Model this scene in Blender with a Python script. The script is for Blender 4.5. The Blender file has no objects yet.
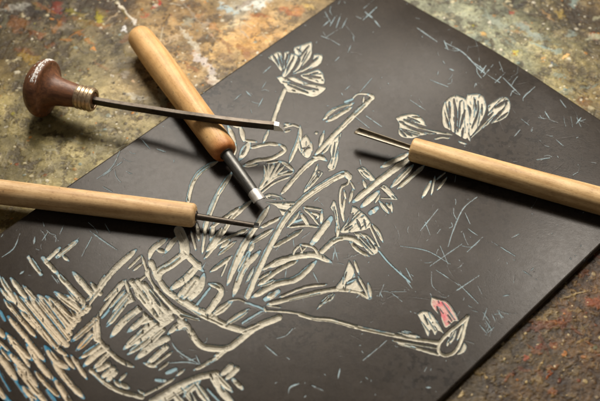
import bpy, math
import numpy as np
from mathutils import Vector, Matrix

S = bpy.context.scene
COL = S.collection
MM = 0.001
# ------------------------------------------------------------------ camera
PITCH = math.radians(50.0); FPX = 1266.0; DIST = 0.60; CX, CY = 300.0, 200.5
FWD = np.array([0, math.cos(PITCH), -math.sin(PITCH)])
UPV = np.array([0, math.sin(PITCH), math.cos(PITCH)])
CAM = -FWD * DIST
cd = bpy.data.cameras.new('camera'); cam = bpy.data.objects.new('camera', cd); COL.objects.link(cam)
cam.location = CAM; cam.rotation_euler = (math.pi / 2 - PITCH, 0, 0)
cd.sensor_width = 36.0; cd.lens = 36.0 * FPX / 600.0
cd.clip_start = 0.01; cd.clip_end = 20
cd.dof.use_dof = True; cd.dof.focus_distance = 0.592; cd.dof.aperture_fstop = 10.0
S.camera = cam
# ------------------------------------------------------------------ light
w = bpy.data.worlds.new('World'); S.world = w; w.use_nodes = True
bg = w.node_tree.nodes['Background']; bg.inputs[0].default_value = (1.0, 0.90, 0.78, 1); bg.inputs[1].default_value = 0.14
def area(name, loc, target, size, size_y, energy, color):
    l = bpy.data.lights.new(name, 'AREA'); l.shape = 'RECTANGLE'; l.size = size; l.size_y = size_y
    l.energy = energy; l.color = color
    o = bpy.data.objects.new(name, l); COL.objects.link(o); o.location = loc
    o.rotation_euler = (Vector(target) - Vector(loc)).to_track_quat('-Z', 'Y').to_euler()
    return l
key = area('window_light', (-0.05, 0.46, 0.54), (0.03, 0.02, 0), 0.34, 0.24, 1.30, (1.0, 0.92, 0.81)); key.spread = math.radians(66)
side = area('added_sheen_light', (0.27, 0.36, 0.58), (0.10, -0.02, 0), 0.12, 0.12, 3.6, (1.0, 0.92, 0.82))  # added weak lamp, mirrors as a sheen on the sheet's right side
S.view_settings.view_transform = 'Standard'; S.view_settings.look = 'None'
S.view_settings.exposure = -0.05; S.view_settings.gamma = 1.0
S.render.engine = 'CYCLES'
S.render.resolution_x = 1024; S.render.resolution_y = 684

# ------------------------------------------------------------------ helpers
def tag(o, label=None, cat=None, group=None, kind=None):
    if label: o['label'] = label
    if cat: o['category'] = cat
    if group: o['group'] = group
    if kind: o['kind'] = kind
    return o

def at(px, py, z):
    """point of the photograph at height z (metres)"""
    d = FWD + np.array([(px - CX) / FPX, 0, 0]) - UPV * ((py - CY) / FPX)
    t = (z - CAM[2]) / d[2]
    return CAM + d * t

def project(X, Y, Z):
    rx, ry, rz = X - CAM[0], Y - CAM[1], Z - CAM[2]
    zc = ry * FWD[1] + rz * FWD[2]
    return CX + FPX * rx / zc, CY - FPX * (ry * UPV[1] + rz * UPV[2]) / zc

def smooth(t):
    t = np.clip(t, 0, 1); return t * t * (3 - 2 * t)

def vnoise(X, Y, scale, seed):
    """value noise in 0..1, feature size = scale"""
    x = (X / scale); y = (Y / scale)
    xi = np.floor(x).astype(np.int64); yi = np.floor(y).astype(np.int64)
    fx = smooth(x - xi); fy = smooth(y - yi)
    rng = np.random.RandomState(seed); T = rng.rand(256, 256)
    a = T[xi & 255, yi & 255]; b = T[(xi + 1) & 255, yi & 255]
    c = T[xi & 255, (yi + 1) & 255]; d = T[(xi + 1) & 255, (yi + 1) & 255]
    return (a * (1 - fx) + b * fx) * (1 - fy) + (c * (1 - fx) + d * fx) * fy

def fbm(X, Y, scale, seed, octaves=4, gain=0.55):
    s = 0; a = 1; tot = 0
    for k in range(octaves):
        r = 0.6 + k * 0.9
        s = s + a * vnoise(X * math.cos(r) - Y * math.sin(r), X * math.sin(r) + Y * math.cos(r), scale / 2 ** k, seed + k * 7)
        tot += a; a *= gain
    return s / tot

def srgb(r, g, b):
    return tuple(((c / 255) / 12.92 if c / 255 < 0.04045 else ((c / 255 + 0.055) / 1.055) ** 2.4) for c in (r, g, b))

def mesh_from(name, V, F, normals=None, color=None, mat=None, parent=None, smooth_=True):
    me = bpy.data.meshes.new(name)
    V = np.asarray(V, dtype=np.float32); F = np.asarray(F, dtype=np.int32)
    n = F.shape[1]
    me.vertices.add(len(V)); me.vertices.foreach_set('co', V.ravel())
    me.loops.add(F.size); me.loops.foreach_set('vertex_index', F.ravel())
    me.polygons.add(len(F)); me.polygons.foreach_set('loop_start', np.arange(0, F.size, n, dtype=np.int32))
    me.polygons.foreach_set('use_smooth', np.full(len(F), smooth_))
    me.update(calc_edges=True)
    if color is not None:
        a = me.color_attributes.new('paint', 'FLOAT_COLOR', 'POINT')
        a.data.foreach_set('color', np.asarray(color, dtype=np.float32).ravel())
    if normals is not None:
        me.normals_split_custom_set_from_vertices(np.asarray(normals, dtype=np.float32))
    if mat: me.materials.append(mat)
    o = bpy.data.objects.new(name, me); COL.objects.link(o)
    if parent: o.parent = parent
    return o

# ------------------------------------------------------------------ materials
class N:
    def __init__(s, name):
        s.m = bpy.data.materials.new(name); s.m.use_nodes = True
        s.t = s.m.node_tree; s.b = s.t.nodes['Principled BSDF']
    def new(s, kind, **kw):
        n = s.t.nodes.new(kind)
        for k, v in kw.items():
            if k in n.inputs: n.inputs[k].default_value = v
            else: setattr(n, k, v)
        return n
    def link(s, a, b): s.t.links.new(a, b)
    def noise(s, vec, scale, detail=4, rough=0.6, dist=0.0):
        n = s.new('ShaderNodeTexNoise'); n.inputs['Scale'].default_value = scale
        n.inputs['Detail'].default_value = detail; n.inputs['Roughness'].default_value = rough
        n.inputs['Distortion'].default_value = dist
        s.link(vec, n.inputs['Vector']); return n.outputs['Fac']
    def ramp(s, fac, stops):
        r = s.new('ShaderNodeValToRGB'); e = r.color_ramp.elements
        while len(e) < len(stops): e.new(0.5)
        for i, (p, c) in enumerate(stops):
            e[i].position = p; e[i].color = (c[0], c[1], c[2], 1) if isinstance(c, tuple) else (c, c, c, 1)
        s.link(fac, r.inputs[0]); return r.outputs[0]
    def mix(s, fac, a, b, mode='MIX'):
        m = s.new('ShaderNodeMix', data_type='RGBA', blend_type=mode)
        for sock, v in ((m.inputs[0], fac), (m.inputs[6], a), (m.inputs[7], b)):
            if hasattr(v, 'is_linked') or isinstance(v, bpy.types.NodeSocket): s.link(v, sock)
            elif isinstance(v, tuple): sock.default_value = (*v[:3], 1)
            else: sock.default_value = v
        return m.outputs[2]
    def math(s, op, a, b=0.0, clamp=False):
        m = s.new('ShaderNodeMath', operation=op, use_clamp=clamp)
        for i, v in enumerate((a, b)):
            if isinstance(v, bpy.types.NodeSocket): s.link(v, m.inputs[i])
            else: m.inputs[i].default_value = v
        return m.outputs[0]
    def bump(s, h, strength, dist):
        b = s.new('ShaderNodeBump'); b.inputs['Strength'].default_value = strength; b.inputs['Distance'].default_value = dist
        s.link(h, b.inputs['Height']); s.link(b.outputs[0], s.b.inputs['Normal']); return b
    def coord(s, scale=(1, 1, 1), kind='Object'):
        tc = s.new('ShaderNodeTexCoord'); mp = s.new('ShaderNodeMapping'); mp.inputs['Scale'].default_value = scale
        s.link(tc.outputs[kind], mp.inputs['Vector']); return mp.outputs[0]

def lino_material():
    n = N('painted_linoleum')
    at_ = n.new('ShaderNodeAttribute', attribute_name='paint')
    v = n.coord()
    f = n.noise(v, 900, 5, 0.7)
    m = n.noise(v, 60, 5, 0.65)
    c = n.mix(1.0, at_.outputs['Color'], n.ramp(f, [(0.25, 0.80), (0.75, 1.18)]), 'MULTIPLY')
    c = n.mix(1.0, c, n.ramp(m, [(0.3, 0.88), (0.7, 1.12)]), 'MULTIPLY')
    n.link(c, n.b.inputs['Base Color'])
    cut = at_.outputs['Alpha']
    r0 = n.ramp(n.noise(v, 420, 6, 0.7), [(0.3, 0.20), (0.7, 0.27)])
    rr = n.math('ADD', r0, n.math('MULTIPLY', cut, 0.36))
    n.link(rr, n.b.inputs['Roughness'])
    n.b.inputs['Specular IOR Level'].default_value = 0.075
    h = n.math('ADD', n.noise(v, 2200, 3, 0.6), n.math('MULTIPLY', n.noise(v, 700, 4, 0.6), 0.6))
    n.bump(h, 0.30, 0.00008)
    return n.m

def table_material():
    n = N('paint_spattered_board')
    at_ = n.new('ShaderNodeAttribute', attribute_name='paint')
    v = n.coord()
    f = n.noise(v, 1100, 6, 0.75)
    g = n.noise(v, 260, 7, 0.72, 0.6)
    c = n.mix(1.0, at_.outputs['Color'], n.ramp(f, [(0.28, 0.72), (0.5, 1.0), (0.78, 1.28)]), 'MULTIPLY')
    c = n.mix(1.0, c, n.ramp(g, [(0.30, 0.70), (0.5, 1.0), (0.72, 1.22)]), 'MULTIPLY')
    n.link(c, n.b.inputs['Base Color'])
    n.link(n.ramp(g, [(0.3, 0.62), (0.7, 0.40)]), n.b.inputs['Roughness'])
    n.b.inputs['Specular IOR Level'].default_value = 0.22
    h = n.math('ADD', n.noise(v, 700, 5, 0.7), n.math('MULTIPLY', g, 1.5))
    n.bump(h, 0.28, 0.0003)
    return n.m

def wood_material(name, pale, deep, seed=0.0, burnt=None, knock=1.0):
    """grain runs along the local X axis"""
    n = N(name)
    tc = n.new('ShaderNodeTexCoord'); mp = n.new('ShaderNodeMapping')
    mp.inputs['Scale'].default_value = (0.07, 1, 1); mp.inputs['Location'].default_value = (seed, seed * 2, seed)
    n.link(tc.outputs['Object'], mp.inputs['Vector']); v = mp.outputs[0]
    wav = n.new('ShaderNodeTexWave', wave_type='BANDS', bands_direction='DIAGONAL')
    wav.inputs['Scale'].default_value = 130; wav.inputs['Distortion'].default_value = 7
    wav.inputs['Detail'].default_value = 4; wav.inputs['Detail Scale'].default_value = 2.0
    n.link(v, wav.inputs['Vector'])
    fine = n.noise(v, 2200, 4, 0.7); big = n.noise(v, 260, 4, 0.6, 0.5)
    mot = n.noise(tc.outputs['Object'], 110, 5, 0.6)
    g = n.math('ADD', n.math('MULTIPLY', wav.outputs['Fac'], 0.22), n.math('ADD', n.math('MULTIPLY', fine, 0.38), n.math('MULTIPLY', big, 0.4)))
    c = n.ramp(g, [(0.30, deep), (0.62, pale)])
    c = n.mix(1.0, c, n.ramp(mot, [(0.32, (0.86, 0.82, 0.76)), (0.6, (1.04, 1.04, 1.04))]), 'MULTIPLY')
    if burnt:      # darkened varnish near the shank end: local x in metres from.. to..
        sx = n.new('ShaderNodeSeparateXYZ'); n.link(tc.outputs['Object'], sx.inputs[0])
        mr = n.new('ShaderNodeMapRange'); mr.inputs[1].default_value = burnt[0]; mr.inputs[2].default_value = burnt[1]
        n.link(n.math('ADD', sx.outputs[0], n.math('MULTIPLY', n.math('SUBTRACT', mot, 0.5), 0.006)), mr.inputs[0])
        c = n.mix(mr.outputs[0], c, n.mix(1.0, c, (0.62, 0.30, 0.12), 'MULTIPLY'))
    mp2 = n.new('ShaderNodeMapping'); mp2.inputs['Scale'].default_value = (0.16, 1, 1); n.link(tc.outputs['Object'], mp2.inputs['Vector'])
    pore = n.noise(mp2.outputs[0], 3600, 2, 0.5)
    c = n.mix(n.ramp(pore, [(0.56, 0.0), (0.70, 0.55)]), c, n.mix(1.0, c, (0.42, 0.32, 0.24), 'MULTIPLY'))
    # small dirt flecks
    spot = n.noise(tc.outputs['Object'], 520, 5, 0.6)
    c = n.mix(n.ramp(spot, [(0.64, 0.0), (0.74, 0.6 * knock)]), c, (0.07, 0.04, 0.02))
    n.link(c, n.b.inputs['Base Color'])
    n.link(n.ramp(fine, [(0.3, 0.62), (0.7, 0.48)]), n.b.inputs['Roughness'])
    n.b.inputs['Specular IOR Level'].default_value = 0.4
    n.bump(g, 0.35, 0.00025)
    return n.m

def metal_material(name, col, rough, metallic=1.0, stain=None, streak=True, amt=0.5):
    n = N(name)
    v = n.coord((0.15, 1, 1)) if streak else n.coord()
    f = n.noise(v, 1800, 4, 0.6); d = n.noise(n.coord(), 420, 6, 0.7)
    c = n.mix(1.0, col, n.ramp(f, [(0.3, 0.75), (0.7, 1.2)]), 'MULTIPLY')
    if stain: c = n.mix(n.ramp(d, [(0.62 - 0.25 * amt, 0.0), (0.72, 1.0)]), c, stain)
    n.link(c, n.b.inputs['Base Color'])
    n.b.inputs['Metallic'].default_value = metallic
    n.link(n.ramp(f, [(0.3, rough * 0.8), (0.7, min(1, rough * 1.3))]), n.b.inputs['Roughness'])
    n.bump(n.math('ADD', f, d), 0.25, 0.0001)
    return n.m

M_LINO = lino_material(); M_TABLE = table_material()

# ------------------------------------------------------------------ the painted work board
def build_table():
    step = 0.00036
    core_x = np.arange(-0.185, 0.185, step); core_y = np.arange(-0.15, 0.19, step)
    def pad(c):
        far = np.array([0.004, 0.012, 0.03, 0.07, 0.15, 0.3, 0.6, 1.2])
        return np.concatenate([c[0] - far[::-1], c, c[-1] + far])
    xs = pad(core_x); ys = pad(core_y)
    X, Y = np.meshgrid(xs, ys, indexing='ij')
    PX, PY = project(X, Y, X * 0)
    PX = np.clip(PX, -900, 1500); PY = np.clip(PY, -700, 1200)
    n1 = fbm(X, Y, 0.040, 1, 5); n2 = fbm(X, Y, 0.016, 33, 5, 0.65); n3 = fbm(X, Y, 0.005, 51, 4, 0.7); n4 = fbm(X, Y, 0.0018, 77, 3, 0.7)
    WX = PX + (n1 - 0.5) * 120 + (n2 - 0.5) * 55; WY = PY + (fbm(X, Y, 0.035, 91, 5) - 0.5) * 110 + (n3 - 0.5) * 30
    # broad colour areas of the old paint: (x, y, radius, colour)
    areas = [(20, 5, 70, (38, 27, 16)), (60, 30, 45, (56, 44, 24)), (115, 0, 45, (60, 46, 28)), (10, 60, 45, (80, 66, 32)),
             (20, 150, 70, (112, 102, 66)), (80, 150, 60, (124, 116, 84)), (60, 70, 45, (120, 110, 78)), (120, 80, 50, (122, 110, 82)),
             (20, 215, 40, (92, 76, 42)), (160, 20, 40, (120, 94, 58)), (180, 60, 40, (150, 128, 92)), (215, 30, 30, (140, 112, 70)),
             (225, 60, 40, (150, 124, 84)), (270, 25, 35, (150, 112, 64)), (200, 85, 25, (150, 136, 106)), (240, 5, 24, (168, 166, 150)),
             (300, 10, 30, (128, 112, 84)), (430, 5, 40, (120, 124, 106)), (480, 30, 40, (134, 136, 114)), (520, 60, 40, (132, 134, 110)),
             (570, 80, 40, (120, 112, 78)), (540, 15, 35, (116, 106, 74)), (590, 15, 36, (54, 40, 22)), (600, 90, 30, (84, 66, 36)),
             (540, 330, 45, (92, 82, 54)), (500, 370, 40, (94, 82, 52)), (470, 400, 35, (104, 90, 58)), (600, 300, 40, (84, 58, 34)),
             (580, 340, 40, (66, 46, 26)), (590, 390, 50, (56, 42, 24)), (540, 390, 40, (72, 58, 34)), (590, 265, 30, (82, 66, 42)),
             (-150, 120, 120, (100, 90, 60)), (700, 60, 90, (110, 96, 66)), (300, -150, 150, (110, 92, 60)), (650, 420, 120, (74, 58, 36)),
             (0, 420, 160, (90, 78, 50))]
    num = np.zeros(X.shape + (3,)); den = np.zeros(X.shape)
    for ax, ay, r, c in areas:
        wgt = np.exp(-((WX - ax) ** 2 + (WY - ay) ** 2) / (2 * (r * 0.62) ** 2)) + 1e-9
        num += wgt[..., None] * np.array(srgb(*c)); den += wgt
    C = num / den[..., None]
    H = (n2 - 0.5) * 0.0007 + (n3 - 0.5) * 0.00028 + (n4 - 0.5) * 0.00008
    C *= (1 + 2.2 * (n2 - 0.5))[..., None].clip(0.2, 2) * (0.75 + 0.5 * n3)[..., None] * (1 + 1.5 * (fbm(X, Y, 0.03, 15, 3) - 0.5))[..., None]
    # darker worn crusts and paler rubbed patches
    k = smooth((fbm(X, Y, 0.007, 140, 5, 0.78) - 0.53) / 0.09)[..., None]
    C = C * (1 - 0.62 * k) + np.array(srgb(40, 28, 16)) * 0.62 * k; H -= k[..., 0] * 0.00015
    k = smooth((fbm(X, Y, 0.006, 180, 5, 0.8) - 0.55) / 0.12)[..., None] * (0.3 + 0.8 * n1)[..., None]
    C = C * (1 - 0.55 * k) + (0.55 * np.array(srgb(172, 158, 124)) + 0.9 * C) * 0.55 * k; H += k[..., 0] * 0.00025
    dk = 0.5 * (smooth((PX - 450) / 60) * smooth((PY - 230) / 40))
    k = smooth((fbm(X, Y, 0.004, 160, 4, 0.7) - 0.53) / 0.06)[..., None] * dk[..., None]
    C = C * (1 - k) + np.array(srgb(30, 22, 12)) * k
    n5 = fbm(X, Y, 0.0012, 260, 2, 0.8); gr = 0.18 + 0.82 * smooth((PX - 380) / 120)
    C *= (1 + 0.95 * (n5 - 0.5) * gr)[..., None]; H += (n5 - 0.5) * 0.00022 * gr
    # dabs and smears with their own colour: x, y, length, width, angle, colour, strength
    dabs = [(253, 3, 38, 9, -12, (205, 208, 200), .9), (228, 8, 20, 7, 10, (170, 190, 195), .8), (190, 38, 30, 5, 50, (196, 190, 172), .7),
            (205, 62, 34, 9, 48, (205, 196, 190), .75), (214, 78, 16, 10, 40, (206, 196, 180), .8), (235, 24, 26, 4, -8, (210, 196, 160), .6),
            (124, 9, 24, 2.6, 47, (222, 214, 196), .95), (133, 19, 8, 3, 47, (230, 225, 215), .9), (125, 27, 6, 4, 80, (225, 225, 225), .85),
            (99, 18, 10, 9, 0, (158, 146, 40), .8), (72, 10, 13, 6, 20, (120, 110, 28), .7), (58, 6, 14, 8, 10, (120, 44, 28), .7),
            (158, 4, 9, 6, 60, (176, 44, 34), .8), (145, 16, 10, 6, 0, (160, 74, 44), .6), (20, 24, 24, 14, 20, (120, 76, 34), .6),
            (36, 34, 16, 10, 0, (140, 78, 40), .5), (14, 6, 30, 7, -14, (150, 148, 138), .8), (28, 58, 22, 10, 20, (150, 120, 46), .6),
            (92, 48, 5, 3.6, -20, (206, 142, 76), .9), (133, 81, 4, 3, 0, (226, 196, 160), .9), (112, 74, 4, 2.5, 0, (214, 206, 190), .8),
            (136, 95, 26, 4, 8, (196, 192, 178), .6), (160, 50, 20, 12, 40, (150, 140, 112), .5), (14, 58, 12, 6, -20, (176, 164, 130), .7),
            (262, 15, 22, 6, 5, (140, 84, 46), .7), (292, 12, 18, 6, 0, (156, 80, 40), .6), (226, 42, 18, 5, 30, (110, 70, 36), .6),
            (309, 6, 14, 4, 20, (206, 176, 110), .6), (248, 45, 20, 8, -30, (188, 146, 86), .6), (190, 20, 14, 10, 0, (130, 140, 130), .5),
            (513, 11, 7, 5, 10, (140, 56, 42), .7), (520, 4, 16, 3, -30, (40, 30, 26), .8), (482, 36, 7, 6, 0, (206, 164, 96), .8),
            (516, 53, 10, 5, -30, (196, 184, 84), .75), (567, 55, 6, 4.4, -15, (222, 178, 124), .95), (543, 58, 5, 4, 0, (206, 160, 100), .7),
            (553, 62, 5, 2, 50, (60, 70, 110), .8), (545, 43, 6, 6, 30, (66, 50, 34), .7), (500, 22, 30, 8, 30, (150, 158, 144), .6),
            (530, 30, 34, 7, 35, (148, 160, 152), .6), (595, 36, 8, 7, 0, (140, 66, 40), .6), (470, 14, 26, 6, 28, (156, 160, 140), .5),
            (560, 88, 18, 8, 30, (176, 164, 120), .5), (585, 100, 14, 8, 30, (104, 70, 36), .6), (560, 14, 12, 8, 0, (150, 128, 66), .6),
            (538, 292, 20, 2.2, -14, (168, 160, 138), .8), (575, 293, 26, 1.6, -18, (176, 166, 140), .85), (545, 322, 2.5, 10, 5, (190, 182, 164), .7),
            (527, 356, 5, 4, 10, (180, 92, 62), .6), (548, 372, 5, 6, 0, (220, 124, 56), .7), (558, 380, 5, 5, 0, (120, 52, 36), .6),
            (461, 393, 9, 4, -50, (216, 206, 180), .9), (583, 325, 5, 5, 0, (120, 110, 84), .7), (596, 396, 4, 3, 0, (186, 178, 170), .8),
            (487, 377, 4, 3, 0, (196, 182, 150), .8), (515, 330, 16, 6, -40, (130, 116, 72), .5), (588, 350, 5, 5, 0, (170, 160, 150), .7),
            (594, 300, 14, 10, 20, (150, 76, 44), .6), (568, 312, 12, 10, 0, (128, 78, 44), .5), (552, 345, 10, 8, 0, (160, 96, 52), .5),
            (583, 272, 10, 8, 0, (136, 84, 46), .6), (565, 352, 6, 4, 0, (206, 140, 70), .6), (540, 345, 7, 5, 0, (140, 70, 50), .5),
            (545, 284, 8, 3, -20, (176, 176, 160), .6), (30, 195, 30, 12, 0, (120, 100, 60), .4), (6, 222, 12, 6, 0, (66, 46, 24), .6)]
    rd = np.random.RandomState(77)
    for (ax, ay, sx_, sy_, cols, n_c) in (
            (60, 30, 60, 26, [(120, 62, 34), (146, 96, 40), (60, 42, 26), (128, 112, 60), (94, 90, 70), (46, 34, 22)], 60),
            (200, 50, 60, 34, [(176, 130, 84), (190, 170, 140), (128, 84, 50), (160, 150, 134), (110, 84, 58)], 55),
            (60, 150, 60, 50, [(140, 132, 104), (108, 100, 70), (150, 146, 122), (84, 74, 50)], 45),
            (510, 50, 60, 36, [(140, 158, 152), (166, 166, 140), (120, 132, 122), (84, 74, 50), (150, 120, 80), (60, 50, 34)], 80),
            (560, 350, 50, 50, [(134, 84, 46), (96, 82, 48), (44, 34, 22), (150, 130, 90), (36, 30, 20), (112, 60, 36)], 80)):
        for i in range(n_c):
            c = cols[rd.randint(len(cols))]; dabs.append((rd.normal(ax, sx_), rd.normal(ay, sy_), rd.gamma(2.2, 6) + 3, rd.gamma(2, 1.3) + 1.5, rd.choice([28, -35, 40, 10]) + rd.normal(0, 14), c, rd.uniform(0.3, 0.75)))
    jx = (n3 - 0.5) * 14 + (n4 - 0.5) * 7; jy = (fbm(X, Y, 0.004, 211, 4, 0.7) - 0.5) * 16
    for dx, dy, ln, wd, ang, c, st in dabs:
        a = math.radians(ang); ux = (PX + jx * min(1, wd / 6) - dx); uy = (PY + jy * min(1, wd / 6) - dy)
        s_ = (ux * math.cos(a) + uy * math.sin(a)) / (ln / 2); t_ = (-ux * math.sin(a) + uy * math.cos(a)) / (wd / 2)
        r = np.sqrt(s_ * s_ + t_ * t_); k = smooth((1.25 - r) / 0.5) * st
        k = k * np.clip(0.35 + 1.3 * n3, 0, 1)
        C = C * (1 - k[..., None]) + np.array(srgb(*c)) * 0.85 * k[..., None]; H += k * 0.00022
    # countless little spatters, raised
    rng = np.random.RandomState(5)
    pal = [(210, 204, 186), (190, 180, 150), (60, 44, 28), (34, 24, 16), (118, 62, 36), (170, 116, 56), (120, 134, 128), (96, 84, 50), (176, 168, 60), (40, 52, 60)]
    pw = np.array([.16, .14, .20, .20, .03, .07, .07, .08, .01, .01])
    for i in range(6500):
        cx = rng.uniform(-0.18, 0.18); cy = rng.uniform(-0.145, 0.185)
        r = rng.gamma(2.0, 0.00019) + 0.00020
        ix = int((cx - core_x[0]) / step) + 8; iy = int((cy - core_y[0]) / step) + 8
        q = int(r * 1.7 / step) + 2
        sx = slice(max(ix - q, 0), ix + q + 1); sy = slice(max(iy - q, 0), iy + q + 1)
        el = rng.uniform(0.5, 1.0); a = rng.uniform(0, 3.14)
        ux = X[sx, sy] - cx; uy = Y[sx, sy] - cy
        d = np.sqrt((ux * math.cos(a) + uy * math.sin(a)) ** 2 + ((-ux * math.sin(a) + uy * math.cos(a)) / el) ** 2) / r + (n4[sx, sy] - 0.5) * 0.9
        k = smooth((1.2 - d) / 0.45)
        c = pal[rng.choice(len(pal), p=pw / pw.sum())]
        st = rng.uniform(0.4, 0.9)
        C[sx, sy] = C[sx, sy] * (1 - st * k[..., None]) + np.array(srgb(*c)) * 0.9 * st * k[..., None]
        H[sx, sy] += k * min(r * 0.2, 0.0002)
    # fine drawn scratches
    for i in range(60):
        cx = rng.uniform(-0.18, 0.18); cy = rng.uniform(-0.145, 0.185); a = rng.uniform(0, 3.14); ln = rng.uniform(0.002, 0.007)
        q = int(ln / step) + 2; ix = int((cx - core_x[0]) / step) + 8; iy = int((cy - core_y[0]) / step) + 8
        sx = slice(max(ix - q, 0), ix + q + 1); sy = slice(max(iy - q, 0), iy + q + 1)
        ux = X[sx, sy] - cx; uy = Y[sx, sy] - cy
        s_ = ux * math.cos(a) + uy * math.sin(a); t_ = -ux * math.sin(a) + uy * math.cos(a) + s_ * s_ * rng.uniform(-30, 30)
        k = smooth((0.0005 - np.abs(t_)) / 0.0003) * smooth((ln - np.abs(s_)) / 0.002) * 0.45
        c = srgb(190, 182, 160) if rng.rand() < 0.6 else srgb(34, 26, 16)
        C[sx, sy] = C[sx, sy] * (1 - k[..., None]) + np.array(c) * k[..., None]
    # the board stays low under the sheet
    H = np.clip(H, -0.0012, 0.0012) - 0.0009
    g_ = C.mean(-1, keepdims=True); C = g_ + (C - g_) * 1.12
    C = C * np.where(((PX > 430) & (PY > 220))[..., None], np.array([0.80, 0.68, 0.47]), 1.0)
    C = np.clip(C * 0.92, 0.004, 0.8)
    nx, ny = X.shape
    idx = np.arange(nx * ny).reshape(nx, ny)
    F = np.stack([idx[:-1, :-1], idx[1:, :-1], idx[1:, 1:], idx[:-1, 1:]], -1).reshape(-1, 4)
    V = np.stack([X, Y, H], -1).reshape(-1, 3)
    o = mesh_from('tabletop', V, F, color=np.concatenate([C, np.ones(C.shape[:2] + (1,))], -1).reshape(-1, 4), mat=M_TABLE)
    tag(o, kind='structure')
build_table()

# ------------------------------------------------------------------ the linoleum sheet
TOP = 0.0032
def world2(px, py): return at(px, py, TOP)[:2]
p1, p2 = world2(335, 0), world2(0, 233)
q1, q2 = world2(577, 268), world2(438, 401)
d1 = (p2 - p1) / np.linalg.norm(p2 - p1); d2 = (q2 - q1) / np.linalg.norm(q2 - q1)
E2 = d1 + d2; E2 /= np.linalg.norm(E2)                 # down-left along the long side
E1 = np.array([-E2[1], E2[0]])                          # towards the right-hand corner
if E1[0] < 0: E1 = -E1
pm = (p1 + p2) / 2; qm = (q1 + q2) / 2
WID = float(np.dot(qm - pm, E1))
r0 = world2(600, 121)
A0 = pm + E2 * np.dot(r0 - pm, E2)                      # far corner, just above the frame
LEN = 0.305
SKEW = 0.0
def uv_of(px, py):
    r = world2(px, py) - A0; return float(np.dot(r, E1)), float(np.dot(r, E2))
U0 = uv_of(505, 58)[0]
print('sheet', WID, LEN, 'angle err', math.degrees(math.acos(min(1, np.dot(d1, d2)))), 'uv corners', uv_of(0, 401), uv_of(510, 58), uv_of(408, 0), 'corner px', project(*A0, TOP))
# both long sides keep their own direction (the sheet is trimmed very slightly out of square)
s1 = np.dot(d1, E1) / np.dot(d1, E2); s2 = np.dot(d2, E1) / np.dot(d2, E2)
um1 = 0.0; vm = float(np.dot(pm - A0, E2)); vq = float(np.dot(qm - A0, E2))
CELL = 0.00022
NU = int(WID / CELL); NV = int(LEN / CELL)
uu = np.linspace(0, 1, NU); vv = np.linspace(0, LEN, NV)
TU, VV = np.meshgrid(uu, vv, indexing='ij')
Ulo = s1 * (VV - vm); Uhi = WID + s2 * (VV - vq)
UU = Ulo + (Uhi - Ulo) * TU
def warp(U, V):
    return (0.0034 * np.exp(-(V / 0.045) ** 2) * np.exp(-((U - U0) / 0.055) ** 2)
            + 0.0006 * np.exp(-((V - 0.06) / 0.05) ** 2 - ((U - WID) / 0.05) ** 2))
WZ = warp(UU, VV)
GX = A0[0] + E1[0] * UU + E2[0] * VV; GY = A0[1] + E1[1] * UU + E2[1] * VV
PX, PY = project(GX, GY, TOP + WZ)
NJ1 = fbm(UU, VV, 0.0016, 300, 3) - 0.5; NJ2 = fbm(UU, VV, 0.0042, 320, 3) - 0.5
DJ = NJ1 * 0.85 + NJ2 * 0.65                                # ragged groove edges, in photo pixels
DEPTH = np.zeros_like(UU); SD = np.full_like(UU, 50.0); GRP = np.zeros(UU.shape, np.int8); PINK = np.zeros_like(UU); BLU = np.zeros_like(UU)

def window(pts, m):
    uvs = np.array([uv_of(*p) for p in pts]); mm = m / 1.5 * MM + 0.003
    u0, v0 = uvs.min(0) - mm; u1, v1 = uvs.max(0) + mm
    i0 = int(max(0, (u0 + 0.006) / WID * NU - 40)) if False else int(np.clip((u0 - 0.008) / WID * NU, 0, NU)); i1 = int(np.clip((u1 + 0.008) / WID * NU, 0, NU))
    j0 = int(np.clip(v0 / LEN * NV, 0, NV)); j1 = int(np.clip(v1 / LEN * NV, 0, NV))
    return slice(i0, i1), slice(j0, j1)

def catmull(pts, n=6):
    P = [np.array(p, float) for p in pts]
    if len(P) < 3: return np.array(P)
    P = [2 * P[0] - P[1]] + P + [2 * P[-1] - P[-2]]; out = []
    for i in range(1, len(P) - 2):
        for k in range(n):
            t = k / n
            out.append(0.5 * ((2 * P[i]) + (-P[i - 1] + P[i + 1]) * t + (2 * P[i - 1] - 5 * P[i] + 4 * P[i + 1] - P[i + 2]) * t * t + (-P[i - 1] + 3 * P[i] - 3 * P[i + 1] + P[i + 2]) * t ** 3))
    out.append(P[-2]); return np.array(out)

def line_dist(pts, sx, sy):
    px, py = PX[sx, sy], PY[sx, sy]
    best = np.full(px.shape, 1e9); along = np.zeros(px.shape); acc = 0.0; side = np.zeros(px.shape)
    for a, b in zip(pts[:-1], pts[1:]):
        d = b - a; L = math.hypot(*d)
        if L < 1e-6: continue
        t = np.clip(((px - a[0]) * d[0] + (py - a[1]) * d[1]) / (L * L), 0, 1)
        dd = np.hypot(px - a[0] - t * d[0], py - a[1] - t * d[1]); m = dd < best
        best = np.where(m, dd, best); along = np.where(m, acc + t * L, along); acc += L
        side = np.where(m, px - a[0] - t * d[0], side)
    line_dist.side = side
    return best, along, acc

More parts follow.
